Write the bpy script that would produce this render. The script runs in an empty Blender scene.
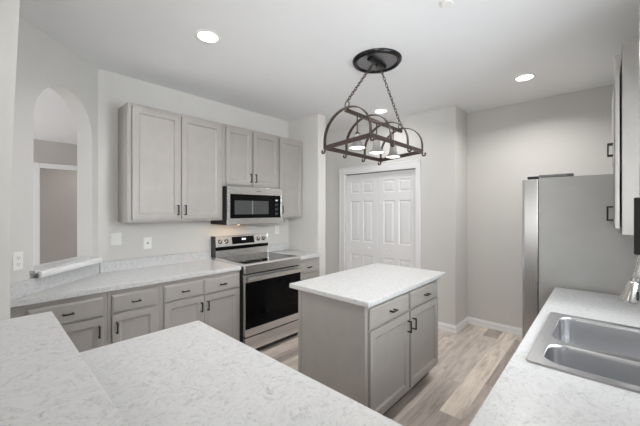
import bpy, bmesh, math, random
from mathutils import Vector, Matrix

random.seed(7)
SC = bpy.context.scene
COL = SC.collection
PI = math.pi

# ------------------------------------------------------------------ camera
F_PX = 308.474
YAW = 0.7429
cam_data = bpy.data.cameras.new('camera')
cam_data.sensor_fit = 'HORIZONTAL'
cam_data.sensor_width = 36.0
cam_data.lens = F_PX / 640.0 * 36.0
cam_data.shift_y = -(213.0 - 209.777) / 640.0
cam_data.clip_start = 0.02
cam = bpy.data.objects.new('camera', cam_data)
COL.objects.link(cam)
cam.location = (0.0, 0.0, 1.4791)
cam.rotation_euler = (PI / 2, 0.0, YAW - PI / 2)
SC.camera = cam

# ------------------------------------------------------------------ exposure, world, daylight and added fill
SC.view_settings.view_transform = 'Standard'
SC.view_settings.look = 'None'
SC.view_settings.gamma = 1.0
SC.view_settings.use_curve_mapping = False
SC.view_settings.exposure = 0.07

world = bpy.data.worlds.new('daylight')
SC.world = world
world.use_nodes = True
bg = world.node_tree.nodes['Background']
bg.inputs['Color'].default_value = (0.93, 0.96, 1.0, 1)
bg.inputs['Strength'].default_value = 1.5


def area_light(name, loc, direction, sx, sy, power, color=(1, 1, 1), shape='RECTANGLE', parent=None):
    d = bpy.data.lights.new(name, 'AREA')
    d.shape = shape
    d.size = sx
    d.size_y = sy
    d.energy = power
    d.color = color
    o = bpy.data.objects.new(name, d)
    COL.objects.link(o)
    o.location = loc
    o.rotation_euler = Vector(direction).to_track_quat('-Z', 'Y').to_euler()
    if parent:
        o.parent = parent
    return o


# daylight of the sink window; the other lamps are added fill with unseen sources
area_light('sink_window_daylight', (1.80, -0.47, 1.62), (0, 1, -0.05), 0.95, 1.0, 13.5, (0.93, 0.96, 1.0)).data.spread = math.radians(125)
area_light('sink_window_up_fill', (1.80, -0.46, 1.62), (0, 1, 0.55), 1.10, 1.0, 6, (0.93, 0.96, 1.0)).data.spread = math.radians(150)  # second light added here, tilted up to lift the ceiling and wall tops
area_light('camera_side_fill', (-0.30, -0.36, 2.05), (1, 0.88, 0.0), 0.7, 0.8, 20, (1.0, 0.99, 0.97)).data.spread = math.radians(80)  # unseen frontal fill, added to brighten the surfaces facing the camera
area_light('dining_side_fill', (-2.30, 0.7, 1.5), (1, 0.15, 0.45), 1.8, 1.6, 15, (1.0, 0.99, 0.97))  # unseen fill added on the dining side
area_light('next_room_fill', (-1.5, 4.4, 1.3), (1, 0, 0.02), 2.0, 2.0, 36, (0.95, 0.97, 1.0))  # fill added to light the room beyond the arch


# ------------------------------------------------------------------ materials
def new_mat(name):
    m = bpy.data.materials.new(name)
    m.use_nodes = True
    nt = m.node_tree
    b = nt.nodes['Principled BSDF']
    return m, nt, b


def srgb(r, g, b):
    def c(v):
        v /= 255.0
        return v / 12.92 if v <= 0.04045 else ((v + 0.055) / 1.055) ** 2.4
    return (c(r), c(g), c(b), 1)


def node(nt, t, **kw):
    n = nt.nodes.new(t)
    for k, v in kw.items():
        setattr(n, k, v)
    return n


def ramp(nt, src, stops):
    n = nt.nodes.new('ShaderNodeValToRGB')
    els = n.color_ramp.elements
    while len(els) < len(stops):
        els.new(0.5)
    for e, (p, c) in zip(els, stops):
        e.position = p
        e.color = c
    nt.links.new(src, n.inputs['Fac'])
    return n


def painted(name, col, rough=0.6, var=0.03, scale=6.0, bump=0.0, bscale=250.0, metallic=0.0, spec=0.5):
    """Paint: a base colour with a faint mottling and, if asked, a fine roller texture."""
    m, nt, b = new_mat(name)
    tc = node(nt, 'ShaderNodeTexCoord')
    nz = node(nt, 'ShaderNodeTexNoise')
    nz.inputs['Scale'].default_value = scale
    nz.inputs['Detail'].default_value = 3
    nt.links.new(tc.outputs['Object'], nz.inputs['Vector'])
    lo = tuple(max(0, c * (1 - var)) for c in col[:3]) + (1,)
    hi = tuple(min(1, c * (1 + var)) for c in col[:3]) + (1,)
    r = ramp(nt, nz.outputs['Fac'], [(0.3, lo), (0.7, hi)])
    nt.links.new(r.outputs['Color'], b.inputs['Base Color'])
    b.inputs['Roughness'].default_value = rough
    b.inputs['Metallic'].default_value = metallic
    b.inputs['Specular IOR Level'].default_value = spec
    if bump:
        n2 = node(nt, 'ShaderNodeTexNoise')
        n2.inputs['Scale'].default_value = bscale
        nt.links.new(tc.outputs['Object'], n2.inputs['Vector'])
        bp = node(nt, 'ShaderNodeBump')
        bp.inputs['Strength'].default_value = bump
        bp.inputs['Distance'].default_value = 0.002
        nt.links.new(n2.outputs['Fac'], bp.inputs['Height'])
        nt.links.new(bp.outputs['Normal'], b.inputs['Normal'])
    return m


def brushed(name, col, rough=0.3, stretch=(1, 1, 60), var=0.06, metallic=1.0):
    m, nt, b = new_mat(name)
    tc = node(nt, 'ShaderNodeTexCoord')
    mp = node(nt, 'ShaderNodeMapping')
    mp.inputs['Scale'].default_value = stretch
    nz = node(nt, 'ShaderNodeTexNoise')
    nz.inputs['Scale'].default_value = 8
    nz.inputs['Detail'].default_value = 4
    nt.links.new(tc.outputs['Object'], mp.inputs['Vector'])
    nt.links.new(mp.outputs['Vector'], nz.inputs['Vector'])
    lo = tuple(c * (1 - var) for c in col[:3]) + (1,)
    hi = tuple(min(1, c * (1 + var)) for c in col[:3]) + (1,)
    r = ramp(nt, nz.outputs['Fac'], [(0.3, lo), (0.7, hi)])
    nt.links.new(r.outputs['Color'], b.inputs['Base Color'])
    b.inputs['Metallic'].default_value = metallic
    mr = node(nt, 'ShaderNodeMapRange')
    mr.inputs['To Min'].default_value = rough * 0.85
    mr.inputs['To Max'].default_value = rough * 1.2
    nt.links.new(nz.outputs['Fac'], mr.inputs['Value'])
    nt.links.new(mr.outputs['Result'], b.inputs['Roughness'])
    return m


def marble(name):
    """White quartz with short soft grey veins."""
    m, nt, b = new_mat(name)
    geo = node(nt, 'ShaderNodeNewGeometry')
    warp = node(nt, 'ShaderNodeTexNoise')
    warp.inputs['Scale'].default_value = 9
    warp.inputs['Detail'].default_value = 4
    nt.links.new(geo.outputs['Position'], warp.inputs['Vector'])
    sub = node(nt, 'ShaderNodeVectorMath', operation='SUBTRACT')
    sub.inputs[1].default_value = (0.5, 0.5, 0.5)
    nt.links.new(warp.outputs['Color'], sub.inputs[0])
    sc = node(nt, 'ShaderNodeVectorMath', operation='SCALE')
    sc.inputs['Scale'].default_value = 0.16
    nt.links.new(sub.outputs[0], sc.inputs[0])
    add = node(nt, 'ShaderNodeVectorMath', operation='ADD')
    nt.links.new(geo.outputs['Position'], add.inputs[0])
    nt.links.new(sc.outputs[0], add.inputs[1])
    mp = node(nt, 'ShaderNodeMapping')
    mp.inputs['Rotation'].default_value = (0, 0, 0.75)
    mp.inputs['Scale'].default_value = (1.0, 1.5, 1.0)
    nt.links.new(add.outputs[0], mp.inputs['Vector'])
    vn = node(nt, 'ShaderNodeTexNoise')
    vn.inputs['Scale'].default_value = 25
    vn.inputs['Detail'].default_value = 7
    vn.inputs['Roughness'].default_value = 0.62
    nt.links.new(mp.outputs[0], vn.inputs['Vector'])
    s2 = node(nt, 'ShaderNodeMath', operation='SUBTRACT')
    s2.inputs[1].default_value = 0.5
    nt.links.new(vn.outputs['Fac'], s2.inputs[0])
    ab = node(nt, 'ShaderNodeMath', operation='ABSOLUTE')
    nt.links.new(s2.outputs[0], ab.inputs[0])
    vein = ramp(nt, ab.outputs[0], [(0.0, (1, 1, 1, 1)), (0.022, (0.25, 0.25, 0.25, 1)), (0.06, (0, 0, 0, 1))])
    mk = node(nt, 'ShaderNodeTexNoise')
    mk.inputs['Scale'].default_value = 36
    mk.inputs['Detail'].default_value = 3
    nt.links.new(mp.outputs[0], mk.inputs['Vector'])
    mask = ramp(nt, mk.outputs['Fac'], [(0.42, (0, 0, 0, 1)), (0.68, (1, 1, 1, 1))])
    mul = node(nt, 'ShaderNodeMath', operation='MULTIPLY')
    nt.links.new(vein.outputs['Color'], mul.inputs[0])
    nt.links.new(mask.outputs['Color'], mul.inputs[1])
    cl = node(nt, 'ShaderNodeTexNoise')
    cl.inputs['Scale'].default_value = 55
    cl.inputs['Detail'].default_value = 6
    cl.inputs['Roughness'].default_value = 0.7
    nt.links.new(mp.outputs[0], cl.inputs['Vector'])
    base = ramp(nt, cl.outputs['Fac'], [(0.30, (0.55, 0.555, 0.558, 1)), (0.48, (0.655, 0.66, 0.662, 1)), (0.7, (0.695, 0.698, 0.70, 1))])
    mix = node(nt, 'ShaderNodeMix', data_type='RGBA')
    nt.links.new(mul.outputs[0], mix.inputs['Factor'])
    nt.links.new(base.outputs['Color'], mix.inputs['A'])
    mix.inputs['B'].default_value = (0.36, 0.365, 0.372, 1)
    nt.links.new(mix.outputs['Result'], b.inputs['Base Color'])
    b.inputs['Roughness'].default_value = 0.28
    b.inputs['Specular IOR Level'].default_value = 0.4
    return m


def planks(name):
    """Greige vinyl planks along X, 0.18 wide and 1.22 long, a tone of its own for each plank."""
    m, nt, b = new_mat(name)
    geo = node(nt, 'ShaderNodeNewGeometry')
    sep = node(nt, 'ShaderNodeSeparateXYZ')
    nt.links.new(geo.outputs['Position'], sep.inputs[0])

    def mth(op, a, bb=None, c=None):
        n = node(nt, 'ShaderNodeMath', operation=op)
        for i, v in enumerate((a, bb, c)):
            if v is None:
                continue
            if isinstance(v, (int, float)):
                n.inputs[i].default_value = v
            else:
                nt.links.new(v, n.inputs[i])
        return n.outputs[0]
    yv = mth('DIVIDE', mth('ADD', sep.outputs['Y'], 5.034), 0.156)
    row = mth('FLOOR', yv)
    fy = mth('FRACT', yv)
    wn = node(nt, 'ShaderNodeTexWhiteNoise', noise_dimensions='1D')
    nt.links.new(row, wn.inputs['W'])
    xv = mth('ADD', mth('DIVIDE', sep.outputs['X'], 1.22), mth('MULTIPLY', wn.outputs['Value'], 7.0))
    colm = mth('FLOOR', xv)
    fx = mth('FRACT', xv)
    cmb = node(nt, 'ShaderNodeCombineXYZ')
    nt.links.new(row, cmb.inputs[0])
    nt.links.new(colm, cmb.inputs[1])
    w2 = node(nt, 'ShaderNodeTexWhiteNoise', noise_dimensions='3D')
    nt.links.new(cmb.outputs[0], w2.inputs['Vector'])
    tone = ramp(nt, w2.outputs['Value'], [(0.0, srgb(176, 165, 158)), (0.45, srgb(211, 200, 192)), (0.75, srgb(223, 212, 203)), (1.0, srgb(246, 234, 220))])
    # grain, shifted from plank to plank
    sh = node(nt, 'ShaderNodeVectorMath', operation='SCALE')
    sh.inputs['Scale'].default_value = 9.0
    nt.links.new(w2.outputs['Color'], sh.inputs[0])
    ad = node(nt, 'ShaderNodeVectorMath', operation='ADD')
    nt.links.new(geo.outputs['Position'], ad.inputs[0])
    nt.links.new(sh.outputs[0], ad.inputs[1])
    mp = node(nt, 'ShaderNodeMapping')
    mp.inputs['Scale'].default_value = (1.2, 9.0, 1)
    nt.links.new(ad.outputs[0], mp.inputs['Vector'])
    g = node(nt, 'ShaderNodeTexNoise')
    g.inputs['Scale'].default_value = 2.6
    g.inputs['Detail'].default_value = 8
    g.inputs['Roughness'].default_value = 0.62
    nt.links.new(mp.outputs[0], g.inputs['Vector'])
    grain = ramp(nt, g.outputs['Fac'], [(0.3, (0.62, 0.60, 0.59, 1)), (0.5, (0.96, 0.955, 0.95, 1)), (0.72, (1.15, 1.15, 1.15, 1))])
    mulc = node(nt, 'ShaderNodeMix', data_type='RGBA', blend_type='MULTIPLY')
    mulc.inputs['Factor'].default_value = 1.0
    nt.links.new(tone.outputs['Color'], mulc.inputs['A'])
    nt.links.new(grain.outputs['Color'], mulc.inputs['B'])
    e1 = mth('LESS_THAN', fy, 0.014)
    e2 = mth('LESS_THAN', fx, 0.0022)
    e = mth('MULTIPLY', mth('MAXIMUM', e1, e2), 0.45)
    mix = node(nt, 'ShaderNodeMix', data_type='RGBA')
    nt.links.new(e, mix.inputs['Factor'])
    nt.links.new(mulc.outputs['Result'], mix.inputs['A'])
    mix.inputs['B'].default_value = srgb(105, 92, 84)
    nt.links.new(mix.outputs['Result'], b.inputs['Base Color'])
    b.inputs['Roughness'].default_value = 0.45
    return m


def emit(name, col, strength):
    m, nt, b = new_mat(name)
    b.inputs['Base Color'].default_value = (0.9, 0.9, 0.9, 1)
    b.inputs['Emission Color'].default_value = col
    b.inputs['Emission Strength'].default_value = strength
    return m


M = {}
M['wall'] = painted('wall_paint', (0.71, 0.70, 0.676, 1), 0.75, 0.015, 3, 0.12, 220)
M['ceiling'] = painted('ceiling_paint', (0.89, 0.896, 0.905, 1), 0.85, 0.012, 2, 0.15, 180)
M['hall'] = painted('hall_wall_paint', (0.58, 0.545, 0.515, 1), 0.75, 0.03, 3, 0.1, 200)
M['trim'] = painted('white_trim_paint', (0.90, 0.90, 0.905, 1), 0.4, 0.01, 4)
M['door'] = painted('white_door_paint', (0.88, 0.88, 0.885, 1), 0.45, 0.01, 4)
M['cab'] = painted('grey_cabinet_paint', (0.395, 0.375, 0.352, 1), 0.34, 0.04, 9)
M['kick'] = painted('toe_kick_tone', (0.10, 0.095, 0.09, 1), 0.7, 0.05, 9)  # darker grey than the cabinet paint
M['quartz'] = marble('veined_white_quartz')
M['floor'] = planks('greige_plank_floor')
M['black'] = painted('black_handle_metal', (0.012, 0.012, 0.012, 1), 0.4, 0.1, 20)
M['bronze'] = brushed('oiled_bronze', (0.10, 0.075, 0.066, 1), 0.33, (30, 30, 30), 0.4, 0.8)
M['canopy'] = brushed('polished_dark_bronze', (0.02, 0.02, 0.022, 1), 0.22, (3, 3, 3), 0.2, 0.6)
M['canopy_in'] = brushed('canopy_dish_metal', (0.24, 0.24, 0.25, 1), 0.3, (3, 3, 3), 0.1, 0.9)
M['steel'] = brushed('brushed_steel', (0.76, 0.76, 0.76, 1), 0.24, (1.5, 14, 14), 0.04)
M['steel_v'] = brushed('fridge_door_steel', (0.74, 0.74, 0.74, 1), 0.25, (50, 50, 1.5), 0.06)
M['sink'] = painted('sink_steel', (0.76, 0.765, 0.785, 1), 0.24, 0.015, 3, metallic=1.0)
M['nickel'] = brushed('brushed_nickel', (0.66, 0.64, 0.62, 1), 0.22, (30, 30, 2), 0.05)
M['fridge'] = painted('fridge_side_grey', (0.50, 0.497, 0.482, 1), 0.38, 0.05, 5, 0.05, 400, 0.25)
M['glass_black'] = painted('black_appliance_glass', (0.004, 0.004, 0.005, 1), 0.04, 0.1, 4, spec=0.12)
M['cooktop'] = painted('ceramic_cooktop_glass', (0.02, 0.02, 0.022, 1), 0.08, 0.1, 60)
M['mw_window'] = painted('microwave_window_mesh', (0.075, 0.08, 0.08, 1), 0.15, 0.05, 30)
M['dark'] = painted('dark_plastic', (0.02, 0.02, 0.021, 1), 0.45, 0.1, 20)
M['grey_plastic'] = painted('grey_plastic', (0.22, 0.22, 0.225, 1), 0.4, 0.06, 20)
M['plate'] = painted('white_cover_plastic', (0.90, 0.895, 0.88, 1), 0.35, 0.01, 10)
M['slot'] = painted('outlet_slots', (0.25, 0.25, 0.25, 1), 0.6, 0.05, 20)
M['lamp'] = emit('downlight_lens', (1, 0.98, 0.95, 1), 6.0)
M['bulb'] = emit('warm_bulb', (1, 0.95, 0.88, 1), 4.0)
M['warm'] = emit('cooktop_lamp_lens', (1, 0.68, 0.36, 1), 25.0)
M['display'] = emit('blue_white_clock_digits', (0.75, 0.85, 1, 1), 1.5)
M['frost'] = brushed('pewter_lamp_shade', (0.36, 0.35, 0.34, 1), 0.4, (30, 30, 30), 0.2, 0.5)


def glass_mat():
    m, nt, b = new_mat('window_glass')
    b.inputs['Base Color'].default_value = (0.96, 0.98, 0.98, 1)
    b.inputs['Roughness'].default_value = 0.02
    b.inputs['Transmission Weight'].default_value = 1.0
    b.inputs['IOR'].default_value = 1.05
    return m


M['glass'] = glass_mat()


# ------------------------------------------------------------------ mesh helpers
class MB:
    def __init__(self):
        self.bm = bmesh.new()

    def face(self, pts, smooth=False):
        vs = [self.bm.verts.new(p) for p in pts]
        f = self.bm.faces.new(vs)
        f.smooth = smooth
        return f

    def box(self, x0, x1, y0, y1, z0, z1):
        v = [self.bm.verts.new(p) for p in (
            (x0, y0, z0), (x1, y0, z0), (x1, y1, z0), (x0, y1, z0),
            (x0, y0, z1), (x1, y0, z1), (x1, y1, z1), (x0, y1, z1))]
        for q in ((3, 2, 1, 0), (4, 5, 6, 7), (0, 1, 5, 4), (1, 2, 6, 5), (2, 3, 7, 6), (3, 0, 4, 7)):
            self.bm.faces.new([v[i] for i in q])
        return self

    def prism(self, poly, z0, z1):
        lo = [self.bm.verts.new((x, y, z0)) for x, y in poly]
        hi = [self.bm.verts.new((x, y, z1)) for x, y in poly]
        n = len(poly)
        self.bm.faces.new(hi)
        self.bm.faces.new(lo[::-1])
        for i in range(n):
            j = (i + 1) % n
            self.bm.faces.new([lo[i], lo[j], hi[j], hi[i]])
        return self

    def profile_x(self, poly, x0, x1):
        """Polygon in (y, z) swept along x."""
        a = [self.bm.verts.new((x0, y, z)) for y, z in poly]
        c = [self.bm.verts.new((x1, y, z)) for y, z in poly]
        n = len(poly)
        self.bm.faces.new(a)
        self.bm.faces.new(c[::-1])
        for i in range(n):
            j = (i + 1) % n
            self.bm.faces.new([a[j], a[i], c[i], c[j]])
        return self

    def slab(self, xs, ys, mask, z0, z1):
        """Cells of a grid kept where mask(i, j), as one watertight slab."""
        top, bot = {}, {}

        def v(d, i, j, z):
            if (i, j) not in d:
                d[(i, j)] = self.bm.verts.new((xs[i], ys[j], z))
            return d[(i, j)]
        nx, ny = len(xs) - 1, len(ys) - 1

        def on(i, j):
            return 0 <= i < nx and 0 <= j < ny and mask(i, j)
        for i in range(nx):
            for j in range(ny):
                if not on(i, j):
                    continue
                c = [(i, j), (i + 1, j), (i + 1, j + 1), (i, j + 1)]
                self.bm.faces.new([v(top, a, b, z1) for a, b in c])
                self.bm.faces.new([v(bot, a, b, z0) for a, b in c[::-1]])
                for k, (di, dj) in enumerate(((0, -1), (1, 0), (0, 1), (-1, 0))):
                    if not on(i + di, j + dj):
                        p, q = c[k], c[(k + 1) % 4]
                        self.bm.faces.new([v(bot, *p, z0), v(bot, *q, z0), v(top, *q, z1), v(top, *p, z1)])
        return self

    def lathe(self, prof, origin=(0, 0, 0), axis=(0, 0, 1), n=28, caps=True):
        """Profile of (radius, height) turned about an axis through the origin."""
        ax = Vector(axis).normalized()
        q = Vector((0, 0, 1)).rotation_difference(ax)
        o = Vector(origin)
        rings = []
        for r, h in prof:
            rings.append([self.bm.verts.new(o + q @ Vector((r * math.cos(2 * PI * k / n), r * math.sin(2 * PI * k / n), h))) for k in range(n)])
        for a, b in zip(rings, rings[1:]):
            for k in range(n):
                f = self.bm.faces.new([a[k], a[(k + 1) % n], b[(k + 1) % n], b[k]])
                f.smooth = True
        if caps:
            self.bm.faces.new(rings[0][::-1])
            self.bm.faces.new(rings[-1])
        return self

    def tube(self, pts, r, n=10, closed=False, flat=None):
        """Round (or, with flat=(width, thickness), strap-shaped) bar along points."""
        P = [Vector(p) for p in pts]
        m = len(P)
        rings = []
        up = None
        for i in range(m):
            if closed:
                t = (P[(i + 1) % m] - P[i - 1]).normalized()
            else:
                t = (P[min(i + 1, m - 1)] - P[max(i - 1, 0)]).normalized()
            if up is None:
                up = Vector((1, 0, 0)) if abs(t.x) < 0.9 else Vector((0, 0, 1))
            up = (up - t * up.dot(t)).normalized()
            s = t.cross(up)
            rr = r[i] if isinstance(r, (list, tuple)) else r
            if flat:
                w, h = flat
                off = [up * (w / 2) + s * (h / 2), up * (-w / 2) + s * (h / 2), up * (-w / 2) - s * (h / 2), up * (w / 2) - s * (h / 2)]
            else:
                off = [(up * math.cos(2 * PI * k / n) + s * math.sin(2 * PI * k / n)) * rr for k in range(n)]
            rings.append([self.bm.verts.new(P[i] + o) for o in off])
        k_n = len(rings[0])
        pairs = list(zip(rings, rings[1:]))
        if closed:
            pairs.append((rings[-1], rings[0]))
        for a, b in pairs:
            for k in range(k_n):
                f = self.bm.faces.new([a[k], a[(k + 1) % k_n], b[(k + 1) % k_n], b[k]])
                f.smooth = not flat
        if not closed:
            self.bm.faces.new(rings[0][::-1])
            self.bm.faces.new(rings[-1])
        return self

    def cyl(self, p0, p1, r, n=16):
        a, b = Vector(p0), Vector(p1)
        d = b - a
        return self.lathe([(r, 0), (r, d.length)], a, d, n)

    def build(self, name, mat, parent=None, bevel=0.0, seg=2, loc=(0, 0, 0)):
        bmesh.ops.recalc_face_normals(self.bm, faces=self.bm.faces)
        me = bpy.data.meshes.new(name)
        self.bm.to_mesh(me)
        self.bm.free()
        me.materials.append(mat)
        o = bpy.data.objects.new(name, me)
        COL.objects.link(o)
        o.location = loc
        if parent:
            o.parent = parent
        if bevel:
            b = o.modifiers.new('edge', 'BEVEL')
            b.width = bevel
            b.segments = seg
            b.limit_method = 'ANGLE'
            b.angle_limit = math.radians(40)
        return o


def tag(o, label, cat, group=None):
    o['label'] = label
    o['category'] = cat
    if group:
        o['group'] = group
    return o


def thing(name, label, cat, loc=(0, 0, 0), rz=0.0, group=None):
    o = bpy.data.objects.new(name, None)
    COL.objects.link(o)
    o.empty_display_size = 0.1
    o.location = loc
    o.rotation_euler = (0, 0, rz)
    return tag(o, label, cat, group)


def struct(o):
    o['kind'] = 'structure'
    return o


H = 2.74
YB = 3.32          # face of the wall behind the range
XC = 2.945         # short return wall beside the range
XD = 3.83          # closet wall
XE = 4.27          # wall beside the refrigerator
YR = 1.308         # jog between closet wall and refrigerator wall
YS = -0.375        # sink wall
TOP = 0.914        # worktop height

# ------------------------------------------------------------------ the room
struct(MB().box(-2.5, 4.9, -0.7, 7.2, -0.1, 0.0).build('floor', M['floor']))
struct(MB().box(-2.5, 4.9, -0.7, 5.95, H, H + 0.1).build('ceiling', M['ceiling']))
# lower ceiling of the room seen through the arch
struct(MB().prism([(-1.6, 2.05), (-0.77, 2.05), (0.63, 3.45), (2.9, 3.45), (2.9, 5.71), (-1.6, 5.71)], 2.44, 2.50).build('ceiling_hall', M['ceiling']))
struct(MB().box(0.66, 3.09, YB, YB + 0.12, 0, H).build('wall_back', M['wall']))
struct(MB().box(XC, 3.092, 2.733, YB, 0, H).build('wall_return', M['wall'], bevel=0.012, seg=3))
# closet wall with its opening
CY0, CY1, CZ = 1.803, 2.985, 2.03
m = MB()
m.box(XD, XD + 0.12, YR, CY0, 0, H).box(XD, XD + 0.12, CY1, 5.0, 0, H).box(XD, XD + 0.12, CY0, CY1, CZ, H)
m.box(XD + 0.12, XE + 0.12, YR, YR + 0.1, 0, H)
struct(m.build('wall_closet', M['wall']))
struct(MB().box(XD + 0.62, XD + 0.70, YR + 0.1, 3.4, 0, H).build('wall_closet_back', M['wall']))
struct(MB().box(XE, XE + 0.12, -0.5, YR, 0, H).build('wall_right', M['wall']))
struct(MB().box(3.09, XD, 5.0, 5.1, 0, H).build('wall_passage', M['wall']))
# sink wall with the window opening
WX0, WX1, WZ0, WZ1 = 1.225, 2.375, 1.10, 2.15
m = MB()
m.box(-2.4, WX0, YS - 0.12, YS, 0, H).box(WX1, XE, YS - 0.12, YS, 0, H)
m.box(WX0, WX1, YS - 0.12, YS, 0, WZ0).box(WX0, WX1, YS - 0.12, YS, WZ1, H)
struct(m.build('wall_sink', M['wall']))
m = MB()
for a in (WX0, (WX0 + WX1) / 2 - 0.02, WX1 - 0.04):
    m.box(a, a + 0.04, YS - 0.09, YS - 0.04, WZ0, WZ1)
m.box(WX0, WX1, YS - 0.09, YS - 0.04, WZ0, WZ0 + 0.04).box(WX0, WX1, YS - 0.09, YS - 0.04, WZ1 - 0.04, WZ1)
w = struct(m.build('window_1', M['trim']))
MB().box(WX0 + 0.02, WX1 - 0.02, YS - 0.068, YS - 0.063, WZ0 + 0.02, WZ1 - 0.02).build('glass', M['glass'], w)

m = MB()
for a in (-0.67, -0.02):
    m.box(a, a + 0.05, YS + 0.001, YS + 0.02, 1.62, 2.48)
m.box(-0.62, -0.02, YS + 0.001, YS + 0.02, 1.62, 1.67).box(-0.62, -0.02, YS + 0.001, YS + 0.02, 2.43, 2.48)
struct(m.build('added_window_high', M['trim']))  # frame added around the frontal fill light
m = MB()
for a in (-0.26, 0.675, 1.58):
    m.box(-2.40, -2.37, a, a + 0.05, 0.65, 2.35)
m.box(-2.40, -2.37, -0.21, 1.58, 0.65, 0.70).box(-2.40, -2.37, -0.21, 1.58, 2.30, 2.35)
struct(m.build('added_window_dining', M['trim']))  # frame added behind the dining-side fill

# slanted wall with the arched pass-through; local x runs along the wall, y into it
ANG = PI / 4
S2 = math.sqrt(0.5)


def arch_wall():
    t0, t1, th = -1.02, 0.651, 0.125
    tl, tr, zs, apex = 0.0, 0.574, 1.045, 2.42
    R = (tr - tl) / 2
    c = (tl + tr) / 2
    zc = 2.10
    m = MB()
    for y in (0.0, th):
        m.face([(t0, y, 0), (tl, y, 0), (tl, y, H), (t0, y, H)])
        m.face([(tr, y, 0), (t1, y, 0), (t1, y, H), (tr, y, H)])
        m.face([(tl, y, 0), (tr, y, 0), (tr, y, zs), (tl, y, zs)])
    N = 72
    arc = [(c - R * math.cos(PI * k / N), zc + (apex - zc) * math.sin(PI * k / N)) for k in range(N + 1)]
    for (a, za), (b, zb) in zip(arc, arc[1:]):
        for y in (0.0, th):
            m.face([(a, y, za), (b, y, zb), (b, y, H), (a, y, H)])
        m.face([(a, 0, za), (b, 0, zb), (b, th, zb), (a, th, za)])
    m.face([(tl, 0, zs), (tl, 0, zc), (tl, th, zc), (tl, th, zs)])
    m.face([(tr, 0, zs), (tr, 0, zc), (tr, th, zc), (tr, th, zs)])
    m.face([(tl, 0, zs), (tr, 0, zs), (tr, th, zs), (tl, th, zs)])
    m.face([(t0, 0, 0), (t0, 0, H), (t0, th, H), (t0, th, 0)])
    bmesh.ops.remove_doubles(m.bm, verts=m.bm.verts, dist=1e-5)
    o = struct(m.build('wall_arch', M['wall']))
    o.location = (0.227, 2.86, 0)
    o.rotation_euler = (0, 0, ANG)


arch_wall()
# wall end that the raised bar runs up to, its edge flared towards the top to follow lens distortion
m = MB()
prof = [(0.067, 0.0), (0.067, 1.40), (0.070, 1.62), (0.079, 1.90), (0.093, 2.28), (0.103, H)]
for (xa, za), (xb, zb) in zip(prof, prof[1:]):
    m.face([(-0.75, 1.658, za), (xa, 1.658, za), (xb, 1.658, zb), (-0.75, 1.658, zb)])
    m.face([(xa, 1.658, za), (xa, 1.78, za), (xb, 1.78, zb), (xb, 1.658, zb)])
    m.face([(xa, 1.78, za), (-0.75, 1.78, za), (-0.75, 1.78, zb), (xb, 1.78, zb)])
    m.face([(-0.75, 1.78, za), (-0.75, 1.658, za), (-0.75, 1.658, zb), (-0.75, 1.78, zb)])
bmesh.ops.remove_doubles(m.bm, verts=m.bm.verts, dist=1e-5)
struct(m.build('wall_left', M['wall']))
struct(MB().box(-0.08, 0.060, YS, 1.656, 0, 1.030).build('wall_bar', M['wall']))

# room beyond the arch: far wall with a cased opening, and the hall behind it
m = MB()
m.box(-1.6, 0.515, 5.71, 5.83, 0, 2.44).box(1.42, 2.9, 5.71, 5.83, 0, 2.44).box(0.515, 1.42, 5.71, 5.83, 2.055, 2.44)
struct(m.build('wall_far', M['hall']))
struct(MB().box(-2.5, -2.4, -0.5, 1.78, 0, H).build('wall_dining', M['wall']))
struct(MB().box(-2.4, -0.75, 1.66, 1.78, 0, H).build('wall_dining_north', M['wall']))
struct(MB().box(-1.7, -1.6, 2.05, 5.71, 0, 2.44).build('wall_next_room', M['wall']))
struct(MB().box(-0.5, 2.6, 6.9, 7.0, 0, 2.44).build('wall_hall', M['hall']))
area_light('passage_fill', (1.45, 6.35, 2.38), (0, 0, -1), 0.3, 0.3, 3.2, (1.0, 0.96, 0.92))  # fill added to brighten the hall, no fixture there
struct(MB().box(-0.5, 2.6, 5.83, 6.9, 2.40, 2.44).build('ceiling_passage', M['ceiling']))
m = MB()
m.box(0.45, 0.517, 5.69, 5.71, 0, 2.125).box(1.418, 1.49, 5.69, 5.71, 0, 2.125).box(0.517, 1.418, 5.69, 5.71, 2.055, 2.125)
struct(m.build('trim_1', M['trim'], bevel=0.004))

# closet casing and baseboards
m = MB()
CW = 0.098
m.box(XD - 0.018, XD + 0.0, CY1 - 0.004, CY1 + CW, 0, CZ + CW).box(XD - 0.018, XD, CY0 - 0.056, CY0 + 0.004, 0, CZ + CW)
m.box(XD - 0.018, XD, CY0 + 0.004, CY1 - 0.004, CZ - 0.004, CZ + CW)
m.box(XD - 0.024, XD, CY1 + CW - 0.016, CY1 + CW, 0, CZ + CW)
m.box(XD - 0.024, XD, CY0 - 0.056, CY1 + CW, CZ + CW - 0.016, CZ + CW)
struct(m.build('trim_2', M['trim'], bevel=0.004))


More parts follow.
